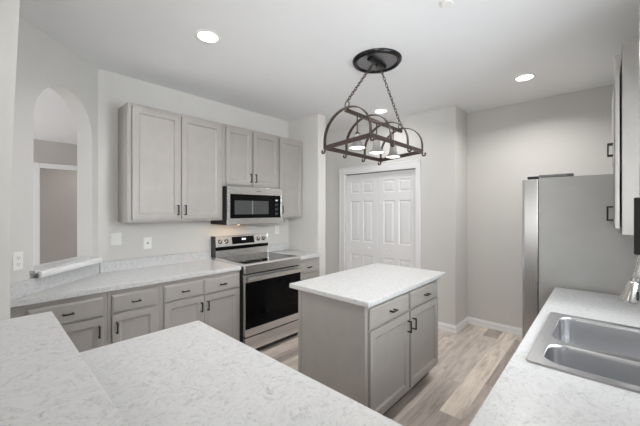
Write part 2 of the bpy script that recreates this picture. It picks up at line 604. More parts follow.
def baseboard(name, pts):
    """White baseboard with a stepped top along a run of floor points, wall on its left side."""
    m = MB()
    P = [Vector((x, y, 0)) for x, y in pts]
    prof = [(0, 0), (0.018, 0), (0.018, 0.022), (0.014, 0.026), (0.014, 0.060), (0.008, 0.078), (0.006, 0.086), (0, 0.086)]
    rings = []
    for i, p in enumerate(P):
        ds = []
        if i > 0:
            ds.append((p - P[i - 1]).normalized())
        if i < len(P) - 1:
            ds.append((P[i + 1] - p).normalized())
        ns = [Vector((d.y, -d.x, 0)) for d in ds]
        n = sum(ns, Vector())
        n = n / (n.dot(ns[0]))
        rings.append([m.bm.verts.new(p + n * a + Vector((0, 0, z))) for a, z in prof])
    for a, b in zip(rings, rings[1:]):
        for k in range(len(prof)):
            j = (k + 1) % len(prof)
            m.bm.faces.new([a[k], a[j], b[j], b[k]])
    m.bm.faces.new(rings[0])
    m.bm.faces.new(rings[-1][::-1])
    return struct(m.build(name, M['trim']))


baseboard('baseboard_right', [(XD, CY0 - 0.057), (XD, YR), (XE, YR), (XE, YS)])
baseboard('baseboard_closet', [(XD, 4.99), (XD, CY1 + CW + 0.001)])


# closet doors: two six-panel leaves, their faces turned to -X
def panel_face(m, rects, w, h, t, rec, inset):
    """A slab w x h whose -Y face carries recessed or raised rectangular fields."""
    xs = sorted({0, w} | {r[0] for r in rects} | {r[1] for r in rects})
    zs = sorted({0, h} | {r[2] for r in rects} | {r[3] for r in rects})
    V = {}

    def v(x, z):
        k = (round(x, 5), round(z, 5))
        if k not in V:
            V[k] = m.bm.verts.new((x, 0, z))
        return V[k]
    for i in range(len(xs) - 1):
        for j in range(len(zs) - 1):
            cx, cz = (xs[i] + xs[i + 1]) / 2, (zs[j] + zs[j + 1]) / 2
            if any(r[0] < cx < r[1] and r[2] < cz < r[3] for r in rects):
                continue
            m.bm.faces.new([v(xs[i], zs[j]), v(xs[i + 1], zs[j]), v(xs[i + 1], zs[j + 1]), v(xs[i], zs[j + 1])])
    for x0, x1, z0, z1 in rects:
        loops = [[v(x0, z0), v(x1, z0), v(x1, z1), v(x0, z1)]]
        for d, y in inset:
            loops.append([m.bm.verts.new(p) for p in ((x0 + d, y, z0 + d), (x1 - d, y, z0 + d), (x1 - d, y, z1 - d), (x0 + d, y, z1 - d))])
        for a, b in zip(loops, loops[1:]):
            for k in range(4):
                m.bm.faces.new([a[k], a[(k + 1) % 4], b[(k + 1) % 4], b[k]])
        m.bm.faces.new(loops[-1])
    bk = [m.bm.verts.new(p) for p in ((0, t, 0), (w, t, 0), (w, t, h), (0, t, h))]
    m.bm.faces.new(bk[::-1])
    # sides as fans along the split edges
    def side(pts, a, b):
        m.bm.faces.new(pts + [b, a])
    side([v(x, 0) for x in xs], bk[0], bk[1])
    side([v(w, z) for z in zs], bk[1], bk[2])
    side([v(x, h) for x in xs[::-1]], bk[2], bk[3])
    side([v(0, z) for z in zs[::-1]], bk[3], bk[0])
    return m


def closet_leaf(n, y_hi, y_lo, knob_x):
    w = y_hi - y_lo
    hgt = 2.008
    c = w / 2
    px = [(0.085, c - 0.028), (c + 0.028, w - 0.085)]
    pz = [(0.20, 0.79), (0.99, 1.605), (1.72, 1.90)]
    rects = [(a, b, z0, z1) for a, b in px for z0, z1 in pz]
    m = MB()
    panel_face(m, rects, w, hgt, 0.034, 0, [(0.012, 0.009), (0.020, 0.009), (0.042, 0.001)])
    o = struct(m.build('door_%d' % n, M['door']))
    o.location = (XD + 0.03, y_hi, 0.008)
    o.rotation_euler = (0, 0, -PI / 2)
    MB().lathe([(0.006, 0), (0.006, 0.012), (0.016, 0.018), (0.018, 0.026), (0.012, 0.032)], (knob_x, 0.002, 0.905), (0, -1, 0), 16).build('knob', M['door'], o)


closet_leaf(1, CY1 - 0.004, 2.404, 0.43)
closet_leaf(2, 2.400, CY0 + 0.004, 0.15)
# track above the doors
struct(MB().box(XD + 0.03, XD + 0.06, CY0 + 0.002, CY1 - 0.002, CZ - 0.010, CZ - 0.001).build('trim_3', M['grey_plastic']))


# ------------------------------------------------------------------ cabinets (local: front faces -Y at y = 0, x to the right)
def pull(parent, x, y, z, length, vertical):
    """Black square bar pull on two posts."""
    m = MB()
    a = length / 2
    s = 0.0048
    if vertical:
        m.box(x - s, x + s, y - 0.034, y - 0.034 + 2 * s, z - a, z + a)
        for q in (z - a + 2 * s, z + a):
            m.box(x - s, x + s, y - 0.026, y, q - 2 * s, q)
    else:
        m.box(x - a, x + a, y - 0.034, y - 0.034 + 2 * s, z - s, z + s)
        for q in (x - a + 2 * s, x + a):
            m.box(q - 2 * s, q, y - 0.026, y, z - s, z + s)
    return m.build('handle', M['black'], parent, bevel=0.0012, seg=1)


DT = 0.019   # door thickness


def shaker(parent, x0, x1, z0, z1, handle=None, gap=0.0015, mat=None):
    m = MB()
    w, h = x1 - x0, z1 - z0
    fr = 0.052
    panel_face(m, [(fr, w - fr, fr, h - fr)], w, h, DT, 0, [(0.005, 0.006), (0.013, 0.011)])
    o = m.build('door', mat or M['cab'], parent, bevel=0.0025, loc=(x0, -DT - gap, z0))
    if handle == 'L':
        hx = 0.028
    else:
        hx = w - 0.028
    return o, hx


def door(parent, x0, x1, z0, z1, side, at, length=0.086, gap=0.0015):
    o, hx = shaker(parent, x0, x1, z0, z1, side, gap)
    hz = (z1 - z0 - 0.095) if at == 'top' else 0.085
    pull(o, hx, 0, hz, length, True)
    return o


def drawer(parent, x0, x1, z0, z1, length=0.060):
    m = MB()
    w, h = x1 - x0, z1 - z0
    # slab with a chamfered rim
    m.box(0, w, 0.006, DT, 0, h)
    c = 0.012
    f = [(c, 0, c), (w - c, 0, c), (w - c, 0, h - c), (c, 0, h - c)]
    b = [(0, 0.006, 0), (w, 0.006, 0), (w, 0.006, h), (0, 0.006, h)]
    fv = [m.bm.verts.new(p) for p in f]
    bv = [m.bm.verts.new(p) for p in b]
    m.bm.faces.new(fv)
    for k in range(4):
        m.bm.faces.new([bv[k], bv[(k + 1) % 4], fv[(k + 1) % 4], fv[k]])
    o = m.build('drawer', M['cab'], parent, bevel=0.001, seg=1, loc=(x0, -DT - 0.0015, z0))
    pull(o, w / 2, 0, h / 2, length, False)
    return o


def base_body(parent, w, d, top=0.874, kick=0.105, open_top=False, outline=None):
    m = MB()
    if outline:
        m.prism(outline, kick, top)
    elif open_top:
        m.box(0, 0.018, 0, d, kick, top).box(w - 0.018, w, 0, d, kick, top)
        m.box(0.018, w - 0.018, d - 0.012, d, kick, top).box(0.018, w - 0.018, 0, d - 0.012, kick, kick + 0.018)
        m.box(0.018, w - 0.018, 0, 0.019, kick + 0.018, top)
    else:
        m.box(0, w, 0, d, kick, top)
    o = m.build('body', M['cab'], parent, bevel=0.0015, seg=1)
    m = MB()
    if outline:
        m.prism([(max(x, outline[-1][0] + 0.06) if i == 0 else x, max(y, 0.075)) for i, (x, y) in enumerate(outline) if i != len(outline) - 1 or y > 0.075], 0.0, kick)
    else:
        m.box(0.0, w, 0.075, d, 0.0, kick)
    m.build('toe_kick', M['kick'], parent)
    return o


CFY = 2.712   # carcass front of the back run
CD = YB - CFY - 0.001
DZ0, DZ1, PZ0, PZ1 = 0.702, 0.838, 0.150, 0.692


def base_cabinet(x0, x1, label, doors, draw, front=CFY, depth=CD, rz=0.0, outline=None, group=None):
    t = thing('base_cabinet', label, 'cabinet', (x0, front, 0), rz, 'grey base cabinets')
    w = x1 - x0
    base_body(t, w, depth, outline=outline)
    for a, b in draw:
        drawer(t, a, b, DZ0, DZ1)
    for a, b, s in doors:
        door(t, a, b, PZ0, PZ1, s, 'top')
    return t


base_cabinet(0.095, 0.617, 'grey base cabinet at the corner below the arched pass-through', [(0.09, 0.495, 'R')], [(0.09, 0.495)],
             outline=[(0.001, 0.0), (0.522, 0.0), (0.522, 0.526), (0.001, 0.005)])
base_cabinet(0.618, 0.985, 'narrow grey base cabinet, one drawer over one door, next to the corner cabinet', [(0.027, 0.342, 'L')], [(0.027, 0.342)],
             outline=[(0.0, 0.0), (0.367, 0.0), (0.367, CD), (0.077, CD), (0.0, CD - 0.085)])
base_cabinet(0.986, 1.752, 'grey base cabinet with two drawers and two doors directly left of the range',
             [(0.030, 0.376, 'R'), (0.381, 0.745, 'L')], [(0.030, 0.376), (0.381, 0.745)])
base_cabinet(2.524, 2.944, 'grey base cabinet between the range and the short return wall', [(0.02, 0.385, 'L')], [(0.02, 0.385)])

# back worktop, left of the range, with its slanted end
def worktop_back():
    t = thing('worktop', 'white veined worktop running from the arched wall to the range', 'worktop', (0, 0, 0))
    z0, z1 = 0.876, TOP
    yf = 2.684
    m = MB()
    m.prism([(0.054, yf), (1.753, yf), (1.753, YB - 0.001), (0.690, YB - 0.001)], z0, z1)
    m.build('slab', M['quartz'], t, bevel=0.003)
    m = MB()
    m.box(0.70, 1.753, YB - 0.021, YB - 0.001, z1 + 0.0005, z1 + 0.10)
    m.build('backsplash', M['quartz'], t, bevel=0.002)
    m = MB()
    n = 0.02 * math.sqrt(2)
    k = 2.633 - 0.002
    m.prism([(0.075, 0.075 + k), (0.075, 0.075 + k - n), (0.69, 0.69 + k - n), (0.69, 0.69 + k)], z1 + 0.0005, z1 + 0.10)
    m.build('backsplash', M['quartz'], t, bevel=0.002)


worktop_back()
t = thing('worktop', 'short white worktop between the range and the return wall', 'worktop', (0, 0, 0))
MB().box(2.522, 2.944, 2.684, YB - 0.001, 0.876, TOP).build('slab', M['quartz'], t, bevel=0.003)
MB().box(2.522, 2.944, YB - 0.021, YB - 0.001, TOP + 0.0005, TOP + 0.10).build('backsplash', M['quartz'], t, bevel=0.002)

# stone sill of the pass-through, lying along the slanted wall
t = thing('window_sill_slab', 'white stone ledge with a pale front edge on the sill of the arched opening', 'sill', (0.227, 2.86, 1.046), ANG)
m = MB()
m.prism([(-0.030, -0.040), (0.602, -0.040), (0.602, -0.002), (0.572, -0.002), (0.572, 0.135), (0.002, 0.135), (0.002, -0.002), (-0.030, -0.002)], 0.004, 0.026)
m.build('ledge', M['quartz'], t, bevel=0.002)
MB().profile_x([(-0.041, -0.028), (-0.062, -0.028), (-0.068, -0.008), (-0.066, 0.012), (-0.041, 0.014)], -0.012, 0.602).build('moulding', M['trim'], t, bevel=0.002)


# ------------------------------------------------------------------ upper cabinets of the back wall
UF = 3.018 + DT
UD = YB - UF - 0.001


def wall_cabinet(x, y, w, z0, z1, depth, doors, label, rz=0.0, body_mat=None, gap=0.0015, hpos='bottom', group=None, length=0.098):
    t = thing('wall_cabinet', label, 'cabinet', (x, y, z0), rz, 'grey wall cabinets')
    m = MB()
    h = z1 - z0
    m.box(0, w, 0, depth, 0, h)
    m.build('body', body_mat or M['cab'], t, bevel=0.0015, seg=1)
    for a, b, za, zb, s in doors:
        door(t, a, b, za, zb, s, hpos, length, gap=gap)
    return t


wall_cabinet(0.840, UF, 0.905, 1.366, 2.415, UD, [(0.032, 0.447, 0.025, 1.022, 'R'), (0.462, 0.880, 0.025, 1.022, 'L')],
             'large grey two-door wall cabinet at the left end of the back wall')
wall_cabinet(1.746, UF, 0.778, 1.738, 2.415, UD, [(0.034, 0.372, 0.022, 0.648, 'R'), (0.386, 0.752, 0.022, 0.648, 'L')],
             'shorter grey two-door wall cabinet above the microwave')
wall_cabinet(2.525, UF, 0.419, 1.376, 2.415, UD, [(0.010, 0.405, 0.020, 1.012, 'L')],
             'narrow grey one-door wall cabinet in the corner right of the microwave')


# ------------------------------------------------------------------ microwave
def microwave():
    W, Z0, Z1, D = 0.760, 1.316, 1.733, 0.345
    t = thing('microwave', 'stainless microwave hung over the range under the short wall cabinet', 'microwave', (1.757, 2.972, Z0))
    h = Z1 - Z0
    MB().box(0, W, 0, D, 0, h - 0.001).build('body', M['dark'], t, bevel=0.002)
    # door face: steel surround
    m = MB()
    m.box(0, W, -0.022, -0.001, h - 0.082, h - 0.002).box(0, W, -0.022, -0.001, 0.0, 0.068)
    m.box(0, 0.030, -0.022, -0.001, 0.068, h - 0.082).box(W - 0.026, W, -0.022, -0.001, 0.068, h - 0.082)
    d = m.build('door', M['steel'], t, bevel=0.002)
    MB().box(0.030, W - 0.026, -0.020, -0.001, 0.068, h - 0.082).build('glass', M['glass_black'], d, bevel=0.001, seg=1)
    MB().box(0.085, 0.545, -0.0212, -0.0202, 0.112, h - 0.152).build('window', M['mw_window'], d)
    MB().box(0.312, 0.324, -0.0216, -0.0212, 0.112, h - 0.152).build('window_reflection', M['grey_plastic'], d)  # a reflection in the window, put in as a grey strip
    k = MB()
    for i in range(4):
        z = 0.098 + i * 0.055
        k.box(0.648, 0.692, -0.0215, -0.0202, z, z + 0.034)
    kp = k.build('keypad', M['dark'], t)
    MB().box(0.654, 0.684, -0.0225, -0.0216, 0.270, 0.284).build('display', M['plate'], kp)
    MB().box(0.372, 0.432, -0.0228, -0.0221, h - 0.046, h - 0.036).build('badge', M['grey_plastic'], t)
    MB().box(0.05, W - 0.05, 0.03, D - 0.05, -0.006, 0.0).build('vent_panel', M['dark'], t)
    MB().lathe([(0.032, -0.009), (0.032, -0.006)], (0.20, D - 0.24, 0), n=16).build('cooktop_lamp', M['warm'], t)
    area_light('cooktop_lamp_light', (0.20, D - 0.24, -0.012), (0, 0.25, -1), 0.06, 0.06, 0.5, (1.0, 0.66, 0.36), 'DISK', t)


microwave()


# ------------------------------------------------------------------ range
def kitchen_range():
    X0, W = 1.757, 0.762
    t = thing('range', 'stainless electric range with black glass oven door', 'range', (X0, 2.62, 0))
    D = YB - 2.62 - 0.012
    m = MB()
    m.box(0.004, W - 0.004, 0.045, D, 0.03, 0.905)
    m.build('body', M['dark'], t, bevel=0.003)
    for sx in (0.05, W - 0.05):
        for sy in (0.10, D - 0.06):
            MB().cyl((sx, sy, 0), (sx, sy, 0.03), 0.018).build('foot', M['dark'], t)
    # cooktop: glass plate in a steel surround with a deep front apron
    MB().box(0.03, W - 0.03, 0.035, D - 0.085, 0.916, 0.932).build('cooktop', M['cooktop'], t, bevel=0.002)
    m = MB()
    m.profile_x([(0.0, 0.838), (0.0, 0.918), (0.010, 0.932), (0.034, 0.934), (0.034, 0.838)], 0, W)
    m.box(0, 0.029, 0.034, D - 0.085, 0.906, 0.934).box(W - 0.029, W, 0.034, D - 0.085, 0.906, 0.934)
    m.box(0.029, W - 0.029, 0.034, D - 0.085, 0.906, 0.9155)
    m.build('apron', M['steel'], t, bevel=0.0015, seg=1)
    for bx, by, br in ((0.20, 0.17, 0.10), (0.56, 0.17, 0.085), (0.20, 0.42, 0.075), (0.56, 0.42, 0.10)):
        MB().lathe([(br - 0.003, 0), (br, 0), (br, 0.0006), (br - 0.003, 0.0006)], (bx, by, 0.9322), n=36, caps=False).build('burner_ring', M['grey_plastic'], t)
    # oven door
    m = MB()
    zt, zb = 0.822, 0.205
    g0, g1 = 0.280, 0.748
    m.box(0, W, 0.0, 0.043, g1, zt).box(0, W, 0.0, 0.043, zb, g0)
    m.box(0.002, 0.004, 0.006, 0.043, g0, g1).box(W - 0.004, W - 0.002, 0.006, 0.043, g0, g1)
    d = m.build('oven_door', M['steel'], t, bevel=0.002)
    MB().box(0.004, W - 0.004, 0.002, 0.043, g0, g1).build('glass', M['glass_black'], d)
    m = MB()
    m.profile_x([(-0.050, 0.768), (-0.054, 0.786), (-0.050, 0.806), (-0.034, 0.806), (-0.034, 0.768)], 0.012, W - 0.012)
    for sx in (0.055, W - 0.055):
        m.box(sx - 0.012, sx + 0.012, -0.045, 0.0, 0.776, 0.796)
    m.build('handle', M['steel'], d)
    MB().box(0, W, 0.002, 0.043, 0.055, 0.192).build('drawer', M['steel'], t, bevel=0.003)
    MB().box(0.01, W - 0.01, 0.018, 0.044, 0.192, 0.205).build('drawer_gap', M['dark'], t)
    MB().box(0.02, W - 0.02, 0.03, 0.044, 0.01, 0.055).build('kick', M['dark'], t)
    # backguard
    y0 = D - 0.083
    m = MB()
    m.profile_x([(y0, 0.906), (y0 + 0.006, 1.012), (y0 + 0.03, 1.015), (y0 + 0.03, 1.048), (y0 - 0.006, 1.052), (y0 + 0.020, 1.172), (y0 + 0.06, 1.176), (D, 1.15), (D, 0.906)], 0.012, W - 0.012)
    b = m.build('backguard', M['steel'], t, bevel=0.0015, seg=1)
    MB().box(0.0, 0.0118, y0 - 0.002, D, 0.935, 1.176).build('end_cap', M['dark'], b, bevel=0.003)
    MB().box(W - 0.0118, W, y0 - 0.002, D, 0.935, 1.176).build('end_cap', M['steel'], b, bevel=0.003)
    MB().box(0.016, W - 0.016, y0 - 0.003, y0 + 0.029, 1.016, 1.0485).build('vent_slot', M['glass_black'], b)
    sl = 0.026 / 0.120

    def yy(z):
        return y0 - 0.006 + (z - 1.052) * sl
    m = MB()
    m.profile_x([(yy(1.072) - 0.003, 1.072), (yy(1.156) - 0.003, 1.156), (yy(1.156) + 0.004, 1.156), (yy(1.072) + 0.004, 1.072)], 0.225, 0.535)
    p = m.build('display', M['glass_black'], t)
    m = MB()
    for k, dx in enumerate((0.0, 0.013, 0.030, 0.043)):
        z = 1.116
        m.profile_x([(yy(z) - 0.0045, z), (yy(z + 0.018) - 0.0045, z + 0.018), (yy(z + 0.018) - 0.003, z + 0.018), (yy(z) - 0.003, z)], 0.360 + dx, 0.369 + dx)
    m.build('clock_digits', M['display'], p)
    nrm = Vector((0, -1, sl)).normalized()
    for kx in (0.068, 0.150, 0.600, 0.682):
        z = 1.112
        k = MB().lathe([(0.026, 0), (0.026, 0.006), (0.020, 0.010), (0.019, 0.028), (0.015, 0.031)], (kx, yy(z) - 0.0005, z), nrm, 22).build('knob', M['nickel'], t)
        MB().box(kx - 0.003, kx + 0.003, yy(z) - 0.037, yy(z) - 0.030, z - 0.008, z + 0.016).build('pointer', M['dark'], k)


kitchen_range()

# ------------------------------------------------------------------ island
t = thing('island_cabinet', 'grey freestanding island cabinet with two drawers and two doors', 'cabinet', (1.602, 1.088, 0))
IW, ID = 1.118, 0.60
base_body(t, IW, ID, 0.880)
for a, b in ((-0.004, 0.03), (ID - 0.035, ID)):
    MB().box(-0.006, -0.0005, a + 0.004, b, 0.0, 0.879).build('end_stile', M['cab'], t, bevel=0.001, seg=1)
for a, b in ((0.028, 0.548), (0.572, 1.092)):
    drawer(t, a, b, 0.728, 0.856)
door(t, 0.028, 0.548, 0.135, 0.712, 'R', 'top')
door(t, 0.572, 1.092, 0.135, 0.712, 'L', 'top')
MB().box(1.584, 2.835, 1.053, 1.775, 0.881, TOP).build('island_worktop', M['quartz'], bevel=0.004)
tag(bpy.data.objects['island_worktop'], 'white quartz slab on top of the island cabinet', 'worktop')

# ------------------------------------------------------------------ sink run and peninsula
# worktop: L shape with the sink cut-out
SX0, SX1, SY0, SY1 = 1.364, 2.097, -0.345, 0.212
xs = [0.066, 0.744, SX0 + 0.012, SX1 - 0.012, 2.833]
ys = [YS + 0.001, SY0 + 0.012, SY1 - 0.012, 0.260, 1.529]


def keep(i, j):
    if j == 3:
        return i == 0
    return not (i == 2 and j == 1)


o = MB().slab(xs, ys, keep, 0.876, TOP).build('worktop', M['quartz'], bevel=0.003)
tag(o, 'white veined L-shaped worktop that holds the double sink', 'worktop')
o = MB().box(-0.36, 0.187, YS + 0.001, 1.655, 1.031, 1.067).build('bar_top', M['quartz'], bevel=0.003)
tag(o, 'raised white veined bar top in the lower left corner', 'worktop')

# cabinets under them, fronts to +Y (sink) and +X (peninsula)
t = thing('base_cabinet', 'grey base cabinet below the double sink', 'cabinet', (2.20, 0.232, 0), PI, 'grey base cabinets')
base_body(t, 0.93, 0.60, open_top=True)
door(t, 0.02, 0.455, PZ0, PZ1, 'R', 'top')
door(t, 0.475, 0.91, PZ0, PZ1, 'L', 'top')
t = thing('base_cabinet', 'grey base cabinet between the sink cabinet and the refrigerator', 'cabinet', (2.83, 0.232, 0), PI, 'grey base cabinets')
base_body(t, 0.628, 0.60)
drawer(t, 0.02, 0.608, DZ0, DZ1)
door(t, 0.02, 0.608, PZ0, PZ1, 'R', 'top')
t = thing('base_cabinet', 'grey base cabinet under the lower peninsula worktop', 'cabinet', (0.716, 0.30, 0), PI / 2, 'grey base cabinets')
base_body(t, 1.22, 0.64)
for a, b in ((0.02, 0.60), (0.62, 1.20)):
    drawer(t, a, b, DZ0, DZ1)
    door(t, a, b, PZ0, PZ1, 'R', 'top')


# double-bowl sink
def rrect(x0, x1, y0, y1, r, n=7):
    pts = []
    for cx, cy, a0 in ((x1 - r, y1 - r, 0), (x0 + r, y1 - r, 90), (x0 + r, y0 + r, 180), (x1 - r, y0 + r, 270)):
        for k in range(n + 1):
            a = math.radians(a0 + 90 * k / n)
            pts.append((cx + r * math.cos(a), cy + r * math.sin(a)))
    return pts


def double_sink():
    t = thing('sink', 'stainless double-bowl sink set into the worktop at lower right', 'sink', (0, 0, TOP))
    zt = 0.008
    bowls = [(1.398, 1.617, -0.285, 0.172), (1.652, 2.062, -0.285, 0.172)]
    m = MB()
    bm = m.bm

    def loop(pts, z):
        vs = [bm.verts.new((x, y, z)) for x, y in pts]
        es = [bm.edges.new((vs[i], vs[(i + 1) % len(vs)])) for i in range(len(vs))]
        return vs, es
    ov, oe = loop(rrect(SX0, SX1, SY0, SY1, 0.022), zt)
    edges = list(oe)
    for x0, x1, y0, y1 in bowls:
        v_, e_ = loop(rrect(x0, x1, y0, y1, 0.07), zt)
        edges += e_
        low = [bm.verts.new((x, y, zt - 0.008)) for x, y in rrect(x0 + 0.004, x1 - 0.004, y0 + 0.004, y1 - 0.004, 0.066)]
        for i in range(len(v_)):
            f = bm.faces.new([v_[i], v_[(i + 1) % len(v_)], low[(i + 1) % len(v_)], low[i]])
            f.smooth = True
    bmesh.ops.triangle_fill(bm, use_beauty=True, use_dissolve=False, edges=edges)
    lo = [bm.verts.new((x, y, 0.0008)) for x, y in rrect(SX0 - 0.003, SX1 + 0.003, SY0 - 0.003, SY1 + 0.003, 0.025)]
    for i in range(len(ov)):
        bm.faces.new([ov[i], lo[i], lo[(i + 1) % len(ov)], ov[(i + 1) % len(ov)]])
    m.build('rim', M['sink'], t)
    for x0, x1, y0, y1 in bowls:
        m = MB()
        bm = m.bm
        rings = []
        for ins, z, r in ((0.004, 0.0, 0.066), (0.006, -0.01, 0.064), (0.010, -0.15, 0.060), (0.014, -0.172, 0.056), (0.026, -0.188, 0.044), (0.045, -0.194, 0.03)):
            rings.append([bm.verts.new((x, y, z)) for x, y in rrect(x0 + ins, x1 - ins, y0 + ins, y1 - ins, r)])
        n = len(rings[0])
        for a, b in zip(rings, rings[1:]):
            for i in range(n):
                f = bm.faces.new([a[i], a[(i + 1) % n], b[(i + 1) % n], b[i]])
                f.smooth = True
        bm.faces.new(rings[-1])
        b = m.build('bowl', M['sink'], t)
        MB().lathe([(0.045, 0), (0.043, 0.003), (0.030, 0.001), (0.028, -0.002)], ((x0 + x1) / 2, (y0 + y1) / 2 - 0.04, -0.193), n=24).build('drain', M['nickel'], b)


double_sink()


def faucet():
    t = thing('faucet', 'brushed nickel pull-down faucet behind the sink at the right edge', 'faucet', (1.75, -0.315, TOP + 0.0085))
    MB().lathe([(0.027, 0), (0.027, 0.006), (0.022, 0.012), (0.020, 0.10), (0.018, 0.11)], n=24).build('base', M['nickel'], t)
    # gooseneck (local y forward towards the sink)
    pts = [(0, 0, 0.11), (0, 0, 0.33)]
    for k in range(1, 13):
        th = PI - k * PI / 12
        pts.append((0, 0.104 + 0.104 * math.cos(th), 0.33 + 0.115 * math.sin(th)))
    pts += [(0, 0.213, 0.308), (0, 0.226, 0.265)]
    MB().tube(pts, 0.0130, 14).build('spout', M['nickel'], t)
    h0 = Vector((0, 0.2285, 0.262))
    h1 = Vector((0, 0.243, 0.187))
    d = h1 - h0
    L = d.length
    hd = MB().lathe([(0.0135, -0.010), (0.016, 0.0), (0.016, 0.006), (0.0175, 0.010), (0.020, 0.03), (0.0265, L - 0.010), (0.027, L - 0.003), (0.023, L)], h0, d, 28).build('spray_head', M['nickel'], t)
    MB().box(-0.010, 0.010, 0.210, 0.220, 0.198, 0.232).build('button', M['dark'], hd, bevel=0.003)
    m = MB()
    m.cyl((0.018, 0, 0.07), (0.045, 0, 0.07), 0.011)
    m.tube([(0.042, 0, 0.07), (0.06, 0.0, 0.10), (0.075, 0.0, 0.15)], 0.006, 10)
    m.build('lever', M['nickel'], t)


faucet()


# ------------------------------------------------------------------ refrigerator
def fridge():
    t = thing('refrigerator', 'tall stainless refrigerator with grey side beyond the sink worktop', 'refrigerator', (3.775, 0.365, 0), PI)
    # local: width along x (world 2.875 .. 3.775), front faces -Y (world +Y)
    W, D, HT = 0.905, 0.70, 1.722
    MB().box(0, W, 0, D, 0.03, HT).build('body', M['fridge'], t, bevel=0.004)
    for sx in (0.07, W - 0.07):
        for sy in (0.06, D - 0.06):
            MB().cyl((sx, sy, 0), (sx, sy, 0.03), 0.02).build('foot', M['dark'], t)
    m = MB()
    c = W / 2

    def slab(x0, x1, z0, z1, nm):
        mm = MB()
        y0, y1, r = -0.110, -0.006, 0.02
        pl = [(x0, y1), (x0, y0 + r)]
        for k in range(1, 6):
            a = PI + (PI / 2) * k / 5
            pl.append((x0 + r + r * math.cos(a), y0 + r + r * math.sin(a)))
        for k in range(0, 6):
            a = 1.5 * PI + (PI / 2) * k / 5
            pl.append((x1 - r + r * math.cos(a), y0 + r + r * math.sin(a)))
        pl.append((x1, y1))
        mm.prism(pl, z0, z1)
        return mm.build(nm, M['steel_v'], t, bevel=0.002)
    d1 = slab(0.001, c - 0.003, 0.06, HT - 0.008, 'door')
    d2 = slab(c + 0.003, W - 0.001, 0.06, HT - 0.008, 'door')
    for d, x in ((d1, c - 0.04), (d2, c + 0.04)):
        mm = MB()
        mm.tube([(x, -0.109, 0.60), (x, -0.146, 0.64), (x, -0.146, 1.44), (x, -0.109, 1.48)], 0.011, 12)
        mm.build('handle', M['steel_v'], d)
    MB().box(0.012, W - 0.012, -0.006, 0.0, 0.06, HT - 0.01).build('gasket', M['dark'], t)
    for x0 in (W - 0.07, 0.01):
        hm = MB()
        hm.prism([(x0, 0.0), (x0 + 0.06, 0.0), (x0 + 0.06, 0.17), (x0 + 0.045, 0.205), (x0, 0.205)], HT + 0.0005, HT + 0.024)
        hm.build('hinge_cover', M['grey_plastic'], t, bevel=0.005)
        MB().box(x0 + 0.005, x0 + 0.052, -0.075, -0.001, HT - 0.006, HT + 0.016).build('hinge', M['dark'], t, bevel=0.004)


fridge()

# upper cabinets of the sink wall, fronts to +Y
SFY = -0.050 - DT - 0.010
SD = SFY - YS - 0.001
wall_cabinet(2.868, SFY, 0.386, 1.335, 2.432, SD, [(0.004, 0.382, 0.034, 1.045, 'L')],
             'tall one-door wall cabinet with a pale side beside the refrigerator', rz=PI, gap=0.010)
wall_cabinet(3.775, SFY, 0.905, 1.850, 2.432, SD, [(0.012, 0.448, 0.012, 0.560, 'R'), (0.457, 0.893, 0.012, 0.560, 'L')],
             'wide two-door cabinet over the refrigerator', rz=PI, gap=0.004)
wall_cabinet(1.165, SFY - 0.013, 1.03, 1.335, 2.432, SD - 0.013, [(0.003, 0.510, 0.034, 1.05, 'R'), (0.518, 1.027, 0.034, 1.05, 'R')],
             'grey wall cabinet with a black pull cut off by the right picture edge', rz=PI, gap=0.004, length=0.088)


